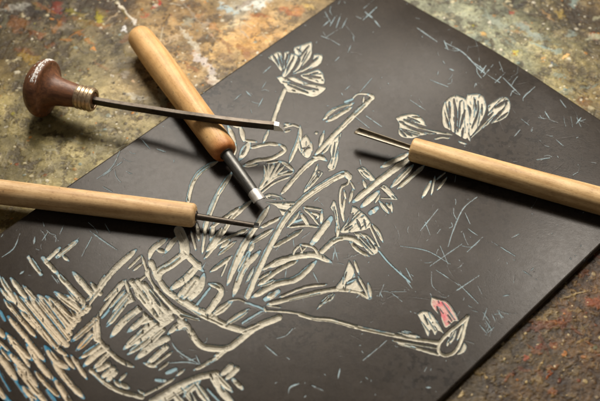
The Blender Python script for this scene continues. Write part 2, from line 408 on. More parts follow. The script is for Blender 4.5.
rngc = np.random.RandomState(11); RID = []
def stroke(g, wd, flag, pts):
    P = catmull(pts); sx, sy = window(pts, wd + 6)
    d, s, L = line_dist(P, sx, sy)
    if d.size == 0: return
    rag = (NJ1[sx, sy] * 1.3 + NJ2[sx, sy]) * min(2.6, 0.5 * wd)
    s = s + rag * np.where(s < L / 2, 1, -1)
    e = np.minimum(s, L - s); dj = d + DJ[sx, sy] * min(1.0, wd / 4)
    wd = wd * 0.94
    if flag == 'c': hw = wd / 2 * np.ones_like(d); fac = np.ones_like(d)
    elif flag in 'bB': hw = wd / 2 * (0.8 + 0.2 * smooth(e / (0.7 * wd))); fac = 0.22 + 0.78 * smooth((e - 0.2 * wd) / (0.9 * wd))
    else:
        if flag == 's': e = s
        if flag == 'e': e = L - s
        w0 = 0.22 if wd < 5.2 else 0.34
        hw = wd / 2 * (w0 + (1 - w0) * np.clip(e / min(1.5 * wd, 0.45 * L), 0, 1) ** 0.6); fac = 0.14 + 0.86 * smooth(e / min(1.3 * wd, 0.4 * L))
    D = min(1.15, 0.24 * wd + 0.08) * rngc.uniform(0.85, 1.1)
    if flag == 'B': D = 0.17; fac = 1.0
    t = np.clip(dj / hw, 0, 1)
    chat = 1 + 0.13 * NJ1[sx, sy] + 0.10 * NJ2[sx, sy] + 0.05 * np.sin(s * rngc.uniform(0.5, 0.9) + rngc.uniform(0, 6) + NJ2[sx, sy] * 8) + 0.06 * np.sin(d * 4.2 + NJ2[sx, sy] * 4)
    dep = D * MM * fac * (0.55 * (1 - t ** 2) + 0.45 * (1 - t ** 7)) * chat * (dj < hw)
    if flag != 'B' and wd > 2.0 and g > 2:                     # the gouge leans: a shallow shelf along the left side of most cuts
        lean = rngc.uniform(0.35, 1.0)
        dep = dep * np.where(line_dist.side < 0, 1 - 0.80 * smooth((t - (1.15 - 0.75 * lean) - NJ2[sx, sy] * 0.5) / 0.12), 1)
    cur = DEPTH[sx, sy]; m = dep > cur
    DEPTH[sx, sy] = np.where(m, dep, cur); GRP[sx, sy] = np.where(m & (dep > 0), g, GRP[sx, sy])
    SD[sx, sy] = np.minimum(SD[sx, sy], dj - hw)
    if wd > 3.2 and L > 14 and g > 0 and rngc.rand() < 0.75:      # a sliver the gouge missed, along the cut
        for rep in range(1 if L < 40 else 2):
            n_ = len(P); a_ = int(n_ * rngc.uniform(0.05, 0.5)); b_ = min(n_, a_ + max(2, int(n_ * rngc.uniform(0.2, 0.45))))
            Q = P[a_:b_]
            if len(Q) < 2: Q = np.array([P[0] * .7 + P[-1] * .3, P[0] * .35 + P[-1] * .65])
            dr = Q[-1] - Q[0]; dr /= np.hypot(*dr) + 1e-6; off = np.array([-dr[1], dr[0]]) * wd * rngc.uniform(-0.32, 0.32)
            RID.append((rngc.uniform(0.15, 0.8), [tuple(q + off) for q in Q], rngc.uniform(0.35, 0.9)))

def scratch(wd, pts, dp=0.13):
    P = catmull(pts); sx, sy = window(pts, 6); d, s, L = line_dist(P, sx, sy)
    if d.size == 0: return
    e = np.minimum(s, L - s)
    hw = np.maximum(wd * 0.40 * (0.30 + 0.70 * smooth(e / (0.35 * L + 0.1))), 0.26) * (0.75 + 0.9 * np.abs(NJ1[sx, sy]) * 2)
    dep = dp * MM * np.clip(1.25 - d / hw, 0, 1) * np.clip(0.75 + NJ2[sx, sy] * 2.2, 0.15, 1)
    cur = DEPTH[sx, sy]; DEPTH[sx, sy] = np.where((GRP[sx, sy] == 0) & (dep > cur), dep, cur)

def inside(px, py, P):
    r = np.zeros(px.shape, bool); n = len(P)
    for i in range(n):
        x0, y0 = P[i]; x1, y1 = P[(i + 1) % n]
        if y0 == y1: continue
        c = ((y0 > py) != (y1 > py)) & (px < (x1 - x0) * (py - y0) / (y1 - y0) + x0); r ^= c
    return r

def petal(g, pts, pink=False):
    P = catmull(list(pts) + [pts[0]], 4); sx, sy = window(pts, 8)
    d, s, L = line_dist(P, sx, sy); ins = inside(PX[sx, sy], PY[sx, sy], P[:-1])
    sd = np.where(ins, -d, d) + DJ[sx, sy] * 0.7
    # run of the little cuts: across the petal towards its root
    Q = np.array(pts) - np.array(pts).mean(0); ev, evec = np.linalg.eigh(Q.T @ Q); ax = evec[:, 1]
    la = PX[sx, sy] * ax[0] + PY[sx, sy] * ax[1]; ta = -PX[sx, sy] * ax[1] + PY[sx, sy] * ax[0]
    rip = fbm(la / 9.0 + 50, ta / 1.5 + 50, 1.0, int(rngc.randint(900)), 2)
    dep = 0.75 * MM * smooth(-sd / 1.2) * (0.72 + 0.5 * (rip - 0.2) + 0.15 * NJ1[sx, sy])
    dep = dep * smooth((rip - 0.16) / 0.10)
    cur = DEPTH[sx, sy]; m = dep > cur
    DEPTH[sx, sy] = np.where(m, dep, cur); GRP[sx, sy] = np.where(m & (dep > 0), g, GRP[sx, sy])
    SD[sx, sy] = np.minimum(SD[sx, sy], sd)
    for rep in range(0 if np.sqrt(ev[1] / len(pts)) < 5.5 else int(1 + min(4, np.sqrt(ev[1]) / 4))):      # fine veins left between the cuts
        c0 = np.array(pts).mean(0); sp_ = np.sqrt(ev / len(pts)) ; tt = evec[:, 0] * sp_[0] * rngc.uniform(-1.1, 1.1); l0, l1 = sorted(rngc.uniform(-1.2, 1.2, 2) * sp_[1])
        RID.append((rngc.uniform(0.1, 0.6), [tuple(c0 + tt + ax * l0), tuple(c0 + tt * 0.75 + ax * l1)], rngc.uniform(0.85, 1)))
    if pink: PINK[sx, sy] = np.maximum(PINK[sx, sy], smooth((-sd - 1.3) / 1.2) * np.clip(0.85 + NJ2[sx, sy] * 2.0, 0, 1))

def ridge(wd, pts, amt=1.0):
    P = catmull(pts); sx, sy = window(pts, wd + 4); d, s, L = line_dist(P, sx, sy)
    if d.size == 0: return
    e = np.minimum(s, L - s); hw = wd / 2 * (0.35 + 0.65 * smooth(e / (0.4 * L)))
    k = smooth((d + DJ[sx, sy] * 0.6 - hw) / 0.9)
    DEPTH[sx, sy] *= 1 - (1 - k) * amt

def parse(g, text):
    for ln in text.strip().splitlines():
        tk = ln.split('#')[0].split()
        if not tk: continue
        h = tk[0]; pts = [tuple(float(a) for a in q.split(',')) for q in tk[1:]]
        if h == 'P': petal(g, pts)
        elif h == 'K': petal(g, pts, True)
        elif h[0] == 'R': ridge(float(h[1:]), pts)
        else:
            f = h[-1] if h[-1].isalpha() else 't'
            stroke(g, float(h.rstrip('bcBse')), f, pts)

PARTS = []
def carved(name, text, label=None):
    PARTS.append((name, label)); parse(len(PARTS), text)
    for q in RID: ridge(*q)
    RID.clear()

carved('carved_background', '''
5b 29,257 41,274
5b 43,258 57,273
5.8s 57,273 71,288 84,302
4b 60,248 46,261
4.5b 77,241 57,257
4 62,255 69,261
6.8s 73,272 92,294
5.8s 91,283 100,293
4.8s 105,275 98,290
7.8s 68,288 88,307
7.8s 55,292 82,312
7.8s 65,295 86,310
6.8s 46,296 78,319
6.8s 38,295 74,323
R1.6 40,312 54,332
R1.6 52,306 64,322
R2 60,300 72,314
R1.5 30,312 46,334
R1.5 66,330 71,322
R1.6 76,300 84,308
R1.4 24,304 32,316
7.8s 50,300 72,326
6.8s 44,298 70,333
6.8s 37,299 68,338
7.8s 30,296 66,344
7.8s 22,297 62,342
6.8s 14,293 56,345
5 20,310 45,336 57,348 68,356
6 0,276 14,298 26,312
6 11,278 27,299
5 23,285 37,301
5 4,299 20,318 36,337
5 0,288 14,303
6 8,316 28,340 45,361
4B 0,311 5,320
6 6,333 20,348 32,360
5 8,339 20,352 31,368
7 -4,326 5,338
7 27,344 40,364 54,380
8 45,346 56,360 69,369
6 44,332 55,347
5 63,354 75,369
5 71,355 78,365 87,379
7 52,360 68,381 84,398
4 0,347 11,361
8 -4,352 6,364 17,381
7 8,352 24,368 38,388
7 15,364 32,386 48,404
5 35,371 48,386 60,397
7 54,378 62,390 74,408
8 22,386 38,401
4B 0,372 10,390
3B 15,380 27,397
4B 47,390 56,402
4B 3,394 12,404
6 -10,330 2,350
7 -14,372 6,400
6 -8,390 4,412
7 30,396 44,416
5B 58,385 66,395
4 -4,338 10,352
''')
carved('carved_vase', '''
6 136,250 118,266 104,282 92,300
7c 104,282 90,300 78,315 67,330
6 100,288 80,313 68,331
2.4 142,255 128,269
2.6 143,263 133,271
2.4 147,275 130,288
3 142,256 147,272
3 124,280 104,301
4 126,280 110,300 96,319
4 125,280 131,297
3B 125,292 102,318
7c 148,273 158,288 176,311
6c 138,281 150,298 164,319
6c 144,284 158,302 172,318
6 133,285 142,299 157,318
6c 156,288 168,302 182,316
5c 163,295 176,307 188,315
7c 151,263 156,276 166,290 180,301 192,310 210,318 228,326 247,331
6 149,259 153,249 167,239
5 156,250 166,252
6 165,253 172,243 179,236
11c 179,231 184,243 185,254
9c 185,254 172,264 160,272 157,282
7 183,250 192,260 203,271
6 152,262 157,280
7.6e 198,265 186,278 170,290
6.6e 189,285 177,298
9 204,274 200,286 187,302
8.6e 196,280 182,299
3B 210,288 196,306
7 209,284 219,287 220,295 204,317
6 222,292 208,314
8 232,301 212,316
2 228,301 238,299 246,302
6 249,309 226,324
4B 263,311 243,323
5 259,324 243,331
4B 246,303 263,309
3 264,306 266,312
7c 279,317 256,327 238,341 226,348 205,347 195,339 188,327 180,320
6 168,334 178,325 186,320
6 176,330 186,326 192,334
4 180,314 201,320
5 188,316 199,319
4 230,346 216,358 194,370
3 240,340 214,356
4 125,290 109,309
6.6e 128,299 107,326
6.6e 130,293 113,313
7.6e 140,308 124,321 111,337
6.6e 148,315 128,332
7.6e 152,323 124,349
8.6e 170,318 156,328 140,341
6.6e 150,338 128,354
7.6e 167,338 152,346 136,359
6.6e 158,328 132,352
6.6e 145,330 131,344
6c 142,322 152,318
6.6e 166,347 147,364
3 173,351 152,367
5 144,363 157,367
3 169,362 159,370
5B 176,369 167,373
3 185,369 176,376
4B 156,380 165,381
5 97,316 97,336 104,346 118,359 134,367
8 97,318 96,340
R1.4 99,312 99,330
6.6e 97,319 72,341
7.6e 92,334 77,350
6.6e 100,344 80,358
7.6e 106,348 96,354 84,366
5.6e 109,353 94,368
5c 91,370 104,382 120,391 142,397
3 142,396 158,388 175,378
6.6e 108,364 96,371
6.6e 113,368 101,378
6.6e 115,372 106,382
5 114,380 121,387
4 127,373 119,381
6 119,383 129,388
3 138,390 145,394
7c 216,373 196,378 180,385 152,401
7 215,373 232,391
6.6e 231,366 221,375
6.6e 237,368 226,379
5b 233,379 242,388
8.6e 214,378 222,391 234,404
4B 208,389 220,401
9 194,382 210,404
8 182,386 198,406
8 172,392 186,408
7 200,380 184,396
7 190,384 160,402
7c 160,318 170,312
8c 128,300 138,296
7c 146,314 166,322
7e 160,322 132,345
6e 163,330 141,350
8c 96,320 97,338
7c 132,282 150,306
6c 150,270 160,290
9c 202,312 214,318
7c 186,302 196,308
R3.5 130,289 138,302 148,313 159,323
R4 160,290 172,301 184,309 200,318
R3 150,268 153,279 162,291
R3 110,281 107,285
R3 89,301 86,304
R2 154,296 160,304
R2 190,392 194,402
''', 'striped vase cut in cream with blue edged strokes')
carved('carved_stem', '''
5 218,161 202,170 192,184 187,206
6 232,172 218,194 208,218 203,234
4 206,222 202,254
5 252,200 232,218 224,231 209,250
4 240,207 210,228
6 269,206 256,226 240,250 227,285
3 262,214 246,246 232,276
4 281,217 260,228
7c 349,177 343,174 326,183 304,198 287,216 274,238 262,262 247,296
3 349,176 348,183 341,188 340,202 343,220
2.4 350,181 355,190
5 273,229 249,244
5 303,229 273,247
4 248,229 220,242 204,259
4 236,241 218,255
5 230,240 220,248
5 232,256 210,272
8b 248,253 239,270
7 260,251 244,268 233,296
4 254,267 246,283
4 197,224 199,241
3 191,231 196,251
6 214,223 210,240
5 222,228 206,252
4 300,256 280,259 262,270
5 298,260 278,270 258,285
3 271,271 258,279
4 276,279 260,286
7 316,261 297,278 275,284 252,297
7b 278,291 265,299
3 327,284 304,287 279,297
5 344,288 328,290 300,296 267,304
2 281,307 266,305
2 228,261 221,277
2.6 264,310 282,311 298,313 312,317
4.2c 300,314 314,318 332,320 354,326 380,332 400,336 416,339 438,342
7b 331,218 312,243
7 410,158 382,178 353,202
6 409,153 381,167
6 413,165 391,187
4.5 425,165 397,189
5 431,181 422,198
3 435,176 431,195
3 447,177 437,190
1.6 446,172 436,180
4.5c 285,89 280,101 273,121
4 269,129 263,143
5.5 373,97 352,117 334,135 315,155
4 367,94 373,97 370,101
1.8 369,94 358,94 352,99
2.2 364,96 363,103
3 282,128 292,125 300,128
5 300,126 299,138 289,163
3 284,132 291,130
5 327,161 318,158 304,168 281,194
3 282,131 278,128
3 284,124 290,124
6 254,241 249,252
''')
carved('carved_bud', '''
5 323,120 334,110 354,103
5 326,122 338,115 352,107
3B 345,102 353,99
R1.5 328,117 338,110 349,106
''')
carved('carved_flower', '''
P 267,57 278,51 282,54 283,66 281,71 274,62
P 284,52 289,51 289,58 285,68 283,70 284,60
P 291,53 297,54 298,60 290,72 285,77 282,74 288,62
P 294,47 308,42 312,43 311,56 300,68 292,73 298,65 300,58 294,52
P 314,54 319,53 323,56 320,64 310,69 298,73 290,75 300,70 310,64
P 310,71 318,69 323,73 324,84 308,80 300,75
P 286,78 294,76 306,82 324,86 325,90 314,97 302,94 288,92 286,88 282,82
P 276,77 282,75 286,80 282,84
R1.2 273,54 279,64
R1 278,53 282,64
R1.3 294,57 287,68
R1.5 309,45 300,56
R1.2 307,51 302,61
R1 297,48 302,52
R1.2 317,58 302,69
R1.5 321,77 303,75
R1.2 318,72 310,74
R2.6 288,79 302,86 318,89
R1.4 288,84 308,92
R1.2 285,60 286,67
''', 'large carved blossom with seven petals')
carved('carved_flower', '''
P 444,102 454,95 465,98 468,106 470,120 467,138 458,135 450,130 443,125 442,110
P 467,94 480,94 485,100 486,110 480,124 470,136 469,120 471,110 466,102
P 492,102 502,97 509,99 510,110 504,119 486,126 470,139 482,124 488,114 488,106
P 395,118 404,114 416,114 424,120 428,126 448,132 452,135 438,134 424,135 412,138 402,137 398,132 399,124
2.2 434,139 442,137 450,138
2 458,141 467,144
2.4 466,130 470,141
R2.6 454,99 456,114 455,132
R1.8 460,101 458,130
R2 449,102 450,117
R2 465,110 460,127
R1.6 446,116 449,126
R2 463,128 462,137
R1.6 478,101 478,112 472,127
R1.3 474,97 476,109
R1.2 482,104 482,114
R2.6 507,100 495,107
R2.6 504,108 490,123
R1.6 508,112 497,120
R2 493,112 482,124
R2.2 404,119 422,126 446,132
R2.2 403,123 416,129 436,133
R1.6 401,128 412,135
R1.3 408,117 420,122
R1.2 399,121 404,122
R1.2 400,130 406,136
''', 'wide carved blossom with four open petals')
carved('carved_flower', '''
P 306,134 300,141 298,148 303,156 309,158 312,150 310,140
3.4 315,133 318,133
5 324,131 319,147
3 330,146 322,154
3 334,138 325,151
3 311,142 312,152
P 342,132 333,140 330,150 331,158 327,167 333,170 338,162 339,146
3 312,157 320,156 326,159
R1 302,148 310,147
R1 303,152 309,145
R1.2 335,142 333,156
''')
carved('carved_bud', '''
2.5 318,164 315,172
P 314,171 309,180 303,192 308,190 316,182 323,173 318,170
1.6 328,171 336,168
R1.2 317,171 318,176
R1.2 321,171 319,176
''')
carved('carved_flower', '''
P 330,207 334,200 338,210 339,228 336,231 334,215
3 344,190 346,199
4 353,188 349,203
3 345,197 342,216
3 341,203 344,222
P 352,205 358,208 370,220 369,228 354,232 340,232 346,222 350,214
R2.6 353,213 348,224
R2 357,219 361,228
R1.2 352,225 345,229
R1.2 364,219 366,227
P 353,232 366,234 373,240 379,250 372,255 362,245
R1.1 360,236 371,247
R1.1 366,236 375,248
4 350,242 358,250 369,256
4 372,224 378,232 383,242
6c 322,251 336,239 350,238 362,244
5 338,220 337,238
2B 379,251 390,264 410,282
2 352,241 353,248
2 369,224 380,248
''', 'star shaped carved blossom with split petals')
carved('carved_flower', '''
P 264,195 272,193 286,199 280,200 268,199
P 264,202 280,202 296,202 287,210 283,216 276,206
3 303,207 312,208 323,210
4 322,210 321,224
3 303,208 311,215 319,225
3.4 310,212 318,215 316,219
4.5 300,211 287,227
5 300,212 309,226
3 288,227 304,225 319,227
3B 294,222 303,219
R1 268,197 280,199
''')
carved('carved_flower', '''
4.5 264,165 266,176 259,189
3 269,163 267,178
4 275,162 265,182
3 281,161 267,184
4 280,161 287,165 294,171
3 294,172 276,177 258,191
2.4 291,176 274,183 260,194
3 285,165 272,178
2 289,170 278,174
2.5 266,163 280,161
''', 'fan shaped carved blossom')
carved('carved_flower', '''
7 228,126 235,145
6 240,126 244,141
5 232,125 242,126
9 250,141 239,160
3 244,140 257,142
4 250,148 266,144 280,145
4 279,144 285,150 272,158 258,160 244,165
4 258,164 243,166
4 236,144 234,156
R1.6 234,130 238,140
R1.5 246,146 242,153
''')
carved('carved_flower', '''
2.4 293,256 295,250 301,244
3 300,244 313,247 320,257
7 268,267 292,257 314,255 331,262
2.4 307,246 300,253
2 300,245 303,254
''')
carved('carved_flower', '''
P 349,259 354,268 357,280 363,291 345,288 333,290 342,278
R3 356,277 346,284
3 354,260 359,274
3 358,276 364,287 370,299
4.5 334,289 356,291 370,299
5 368,283 371,298
2B 347,283 356,279
P 316,310 322,300 329,294 335,293 333,299 324,304
R2 330,295 331,298
''')
carved('carved_leaf', '''
P 357,169 364,167 375,178 371,181 363,177
4 363,180 366,188
P 379,187 386,185 398,199 390,198
7 379,191 361,207
3 380,194 375,203
1.4 380,198 397,199
6b 377,208 370,213
5 379,201 389,214
3 391,202 392,213
4 386,203 392,209
''')
carved('carved_flower', '''
K 431,296 446,300 453,308 459,320 454,321 450,325 445,327 440,317 431,305
R2.2 437,306 441,318
P 417,313 424,310 432,313 437,320 444,333 438,330 435,335 431,329 428,336 423,326
4c 468,316 464,330 462,338 456,350 446,355 439,351 440,342 450,331 459,324 468,316
P 457,329 455,338 448,346 446,343 449,337 446,336 452,331
3 463,323 457,340
P 464,341 467,346 464,352 457,354 461,348
P 397,332 408,330 421,337 410,337
2.4 392,340 416,344 438,348
3.6 396,342 424,350 441,355
2 430,341 440,345
R1.4 424,314 428,323
''', 'carved blossom with a pink stained petal')

SCR = '''
1.6 20,234 14,248 2,257
1.6 90,231 102,240 117,250
1.2 92,237 82,256
2.4 35,237 34,244
3 20,274 24,271
1 48,232 42,241
1 64,225 60,234
1.2 120,151 112,167 97,179
1.2 122,162 103,176
1.2 140,137 150,149
2 157,149 166,152
1 103,187 112,192
1 105,224 110,233
1.4 271,66 263,73
1.1 266,82 262,88
1 241,94 234,100
1.6 246,91 251,96
1.5 263,98 258,107
1 339,57 335,61
1.4 353,36 354,41
1.2 351,45 348,52
1 372,78 360,92
1.2 377,7 363,20
1.6 370,15 380,27
1.2 365,12 372,18
1.1 335,17 330,26
1.1 341,14 336,28
1.1 330,20 322,27
1 347,18 342,28
1 325,12 331,23
1 417,28 437,42
1.3 445,43 463,53 480,70 500,83
1.1 503,78 520,95
1.6 535,87 524,97 523,101
1.8 493,65 483,77
1.4 486,66 481,73
1 495,83 505,73
1 430,80 448,87
1 410,100 425,110
2 449,69 454,71
1.4 444,41 448,50
1 472,62 484,70
1 500,100 508,108
1.4 477,197 463,209 453,231 448,247
1 465,213 470,224
1.4 438,209 420,231
1 425,222 430,235
1 468,229 478,236
1.2 483,237 467,252
1.3 492,242 515,256
1.3 400,246 427,251 450,264
1.1 462,244 430,266
1 440,246 448,264
1 537,160 550,158
1.4 519,234 512,238
1.3 480,275 448,296
1.1 458,283 478,303
1.2 436,270 459,285
1 523,271 531,276
1.6 400,271 412,288
1 406,268 412,280
1 478,286 482,294
1 387,340 363,360
1 277,338 286,335 293,328
2 265,345 278,356
2.4 288,396 290,387 299,383
3 312,385 323,390
2 338,378 340,368
1.4 334,246 338,260
1.4 335,248 332,264
1.4 287,266 285,277
1.6 313,272 318,282
1 293,238 294,246
1 284,240 276,250
1.4 319,197 313,202
1 318,200 323,205
1.8 169,337 178,351 199,364
1.6 170,363 186,362 198,364
1.6 196,355 200,364
1.6 186,357 190,360 196,358
2.4 426,387 431,387
1.4 483,312 490,322
1.4 487,308 483,320
1.2 492,314 496,322
1.4 485,319 492,330
1.1 498,310 502,318
1.2 480,325 487,333
1.1 494,327 488,332
1.2 503,296 509,295
1.2 380,292 384,300
1.1 384,284 379,296
1 360,160 362,172
1 355,117 369,128
1 366,116 382,127
1 345,90 352,84
1.2 560,100 566,108
1.6 581,118 576,124
1.3 545,112 550,120
1 556,140 563,146
1 520,130 514,137
1 60,283 57,279
1.3 52,275 58,283
1 180,252 184,258
1.6 206,262 200,272
1 265,272 262,262
1 310,232 302,238
1.2 248,246 254,250
'''
for ln in SCR.strip().splitlines():
    tk = ln.split(); scratch(float(tk[0]), [tuple(float(a) for a in q.split(',')) for q in tk[1:]])
rs = np.random.RandomState(21)
for i in range(420):
    x, y = rs.uniform(0, 600), rs.uniform(0, 401); a = rs.uniform(0, 6.28); l = rs.gamma(1.3, 1.1) + 0.4
    scratch(rs.uniform(0.5, 1.0), [(x, y), (x + l * math.cos(a), y + l * math.sin(a))], rs.uniform(0.03, 0.12))
for cx_, cy_, sp_, n_c in ((330, 20, 22, 14), (470, 50, 26, 16), (490, 80, 20, 12), (445, 240, 26, 16), (490, 318, 12, 12), (384, 295, 8, 8), (250, 100, 12, 8), (110, 160, 16, 9), (440, 290, 24, 9), (540, 130, 30, 10), (190, 360, 12, 6), (335, 255, 10, 5), (60, 240, 22, 8), (560, 120, 22, 8)):
    for i in range(n_c):
        x, y = rs.normal(cx_, sp_), rs.normal(cy_, sp_ * .7); a = rs.choice([0.7, -0.9, 1.2, 0.5]) + rs.normal(0, .6); l = rs.gamma(2.5, 3.0) + 2; bd = rs.normal(0, .12) * l
        scratch(0.55, [(x, y), (x + l * .5 * math.cos(a) - bd * math.sin(a), y + l * .5 * math.sin(a) + bd * math.cos(a)), (x + l * math.cos(a), y + l * math.sin(a))], rs.uniform(0.03, 0.11))
for i in range(70):
    x, y = rs.uniform(200, 600), rs.uniform(0, 380); a = rs.uniform(0, 6.28); l = rs.uniform(8, 24)
    scratch(0.6, [(x, y), (x + l * .5 * math.cos(a) + 1, y + l * .5 * math.sin(a)), (x + l * math.cos(a), y + l * math.sin(a))], rs.uniform(0.02, 0.05))

# slivers of uncut ink and torn crumbs left standing inside the cuts
ra = VV * 0.5 + UU * 0.87; rb = VV * 0.87 - UU * 0.5
sliv = fbm(ra / 0.0035 + 40, rb / 0.0009 + 40, 1.0, 700, 2); hz = smooth((260 - PX) / 60) * smooth((PY - 250) / 30)
DEPTH = DEPTH * (1 - smooth((sliv - 0.92 + 0.11 * hz) / 0.04) * (GRP > 0))
crumb = fbm(UU, VV, 0.0011, 720, 2); DEPTH = DEPTH - 0.28 * MM * smooth((crumb - 0.70) / 0.1) * (GRP > 0) * (0.3 + 0.7 * hz) * (DEPTH > 0.0004)
lip = 0.0 * MM * np.exp(-((SD - 0.7) / 0.55) ** 2) * (SD > 0) * (0.7 + NJ2 * 1.5)
edge = np.minimum(np.minimum(TU * WID, (1 - TU) * WID), np.minimum(VV, LEN - VV))
roundoff = 0.0007 * (1 - np.sqrt(np.clip(1 - np.clip(1 - edge / 0.0009, 0, 1) ** 2, 0, 1)))
ZZ = TOP + WZ - DEPTH + lip - roundoff + (fbm(UU, VV, 0.06, 400, 1) - 0.5) * 0.0005
# colours: black ink over a blue wash over bare linoleum
ink = np.array([0.028, 0.0225, 0.0178]); blue = np.array([0.20, 0.30, 0.34]); lin = np.array([0.475, 0.445, 0.365])
mot = fbm(UU, VV, 0.012, 500, 4); sp = fbm(UU, VV, 0.0022, 520, 3, 0.7)
stainz = (np.exp(-((PX - 205) / 48) ** 2 - ((PY - 100) / 34) ** 2) + 0.8 * np.exp(-((PX - 425) / 40) ** 2 - ((PY - 372) / 26) ** 2)
          + 0.45 * np.exp(-((PX - 300) / 60) ** 2 - ((PY - 330) / 22) ** 2) + 0.5 * np.exp(-((PX - 500) / 70) ** 2 - ((PY - 150) / 60) ** 2))
inkc = ink * (0.84 + 0.32 * mot)[..., None]
inkc = inkc * (1 - 0.75 * (smooth((sp - 0.56) / 0.05) * np.clip(stainz + 0.12, 0, 1)))[..., None]
wornk = smooth((fbm(UU, VV, 0.02, 540, 5, 0.7) - 0.60) / 0.1)[..., None] * 0.25
inkc = inkc * (1 - wornk) + np.array([0.05, 0.045, 0.042]) * wornk
dmm = DEPTH / MM
lj = fbm(UU, VV, 0.006, 600, 4)
deepblue = smooth((140 - PX) / 90)[..., None] * smooth((PY - 270) / 60)[..., None]
bluec = (blue * (1 - deepblue) + np.array([0.045, 0.19, 0.30]) * deepblue) * (0.8 + 0.5 * sp)[..., None]
linc = (lin * (1 - 0.55 * deepblue) + np.array([0.52, 0.40, 0.26]) * 0.55 * deepblue) * (0.80 + 0.35 * lj)[..., None] * (0.9 + 0.22 * sp)[..., None]
thr = 0.20 + 0.45 * (lj - 0.45) + 0.16 * NJ1
bluec = np.where((GRP == 0)[..., None], np.array([0.24, 0.32, 0.35]) * (0.6 + 0.6 * lj)[..., None], bluec)
kb = np.where(GRP == 0, smooth((dmm - 0.02) / 0.05), smooth((dmm - 0.06) / 0.06))[..., None]; kl = smooth((dmm - thr) / 0.10)[..., None]
C = inkc * (1 - kb) + bluec * kb; C = C * (1 - kl) + linc * kl
pk = (PINK * kl[..., 0])[..., None]; C = C * (1 - 0.8 * pk) + np.array([0.55, 0.10, 0.14]) * 0.8 * pk
# soft ochre stain on a few cuts
oc = (np.exp(-((PX - 82) / 5) ** 2 - ((PY - 346) / 4) ** 2) * 0.8)[..., None] * kl
C = C * (1 - oc) + np.array([0.5, 0.28, 0.08]) * oc
COLR = np.concatenate([np.clip(C, 0.002, 0.9), np.clip(kb * 0.6 + kl * 0.4, 0, 1)], -1)

gx = np.gradient(GX, axis=0), np.gradient(GX, axis=1); gy = np.gradient(GY, axis=0), np.gradient(GY, axis=1); gz = np.gradient(ZZ, axis=0), np.gradient(ZZ, axis=1)
nrm = np.cross(np.stack([gx[0], gy[0], gz[0]], -1), np.stack([gx[1], gy[1], gz[1]], -1))
nrm /= np.linalg.norm(nrm, axis=-1, keepdims=True); nrm *= np.sign(nrm[..., 2:3])

sheet = bpy.data.objects.new('linoleum_block', None); COL.objects.link(sheet)
base_loc = np.array([A0[0] + E1[0] * WID / 2 + E2[0] * LEN / 2, A0[1] + E1[1] * WID / 2 + E2[1] * LEN / 2, 0.0])
sheet.location = base_loc
tag(sheet, 'large dark linoleum printing block carved with a vase of flowers, lying under the tools', 'linocut block')
idx = np.arange(NU * NV).reshape(NU, NV)
FA = np.stack([idx[:-1, :-1], idx[:-1, 1:], idx[1:, 1:], idx[1:, :-1]], -1).reshape(-1, 4)
VALL = np.stack([GX, GY, ZZ], -1).reshape(-1, 3) - base_loc
a_, b_, c_ = VALL[FA[0, 0]], VALL[FA[0, 1]], VALL[FA[0, 2]]
if np.cross(b_ - a_, c_ - a_)[2] < 0: FA = FA[:, ::-1]
gflat = np.where(DEPTH > 0.00002, GRP, 0).reshape(-1); fg = gflat[FA].max(1)
NA = nrm.reshape(-1, 3); CA = COLR.reshape(-1, 4)
def part(name, mask, label=None):
    F = FA[mask]
    if len(F) == 0: return
    used, inv = np.unique(F.ravel(), return_inverse=True)
    o = mesh_from(name, VALL[used], inv.reshape(-1, 4), normals=NA[used], color=CA[used], mat=M_LINO, parent=sheet)
    if label: o['label'] = label
part('inked_surface', fg == 0)
for k, (nm, lb) in enumerate(PARTS): part(nm, fg == k + 1, lb)
# cut sides and underside of the sheet
ring = np.concatenate([idx[:, 0], idx[-1, 1:], idx[::-1, -1][1:], idx[0, ::-1][1:-1]])
top = VALL[ring]; n_ = len(ring); bot = top.copy(); bot[:, 2] = np.maximum(0.0001, top[:, 2] - 0.0026)
mid = top.copy(); mid[:, 2] = (top[:, 2] * 0.45 + bot[:, 2] * 0.55)
Vb = np.concatenate([top, mid, bot, [[0, 0, 0.0004]]]); i_ = np.arange(n_); j_ = (i_ + 1) % n_
Fq = np.concatenate([np.stack([i_, j_, j_ + n_, i_ + n_], -1), np.stack([i_ + n_, j_ + n_, j_ + 2 * n_, i_ + 2 * n_], -1)])
mb = N('linoleum_cut_edge'); vb = mb.coord(); mb.link(mb.ramp(mb.noise(vb, 500, 5), [(0.3, (0.012, 0.010, 0.008)), (0.7, (0.05, 0.04, 0.03))]), mb.b.inputs['Base Color'])
mb.b.inputs['Roughness'].default_value = 0.75; mb.bump(mb.noise(vb, 900, 4), 0.5, 0.0003)
mesh_from('backing', Vb, Fq, mat=mb.m, parent=sheet)
del COLR, C, inkc, linc, bluec

# ------------------------------------------------------------------ tools
def frame_obj(name, p0, p1, label, cat, group=None):
    """empty at p0 whose local +X points at p1 and local Z stays as upright as it can"""
    p0 = Vector(p0); p1 = Vector(p1); x = (p1 - p0).normalized(); z = Vector((0, 0, 1)); y = z.cross(x).normalized(); z = x.cross(y)
    o = bpy.data.objects.new(name, None); COL.objects.link(o)
    M = Matrix((x, y, z)).transposed().to_4x4(); M.translation = p0; o.matrix_world = M
    tag(o, label, cat, group); return o, (p1 - p0).length

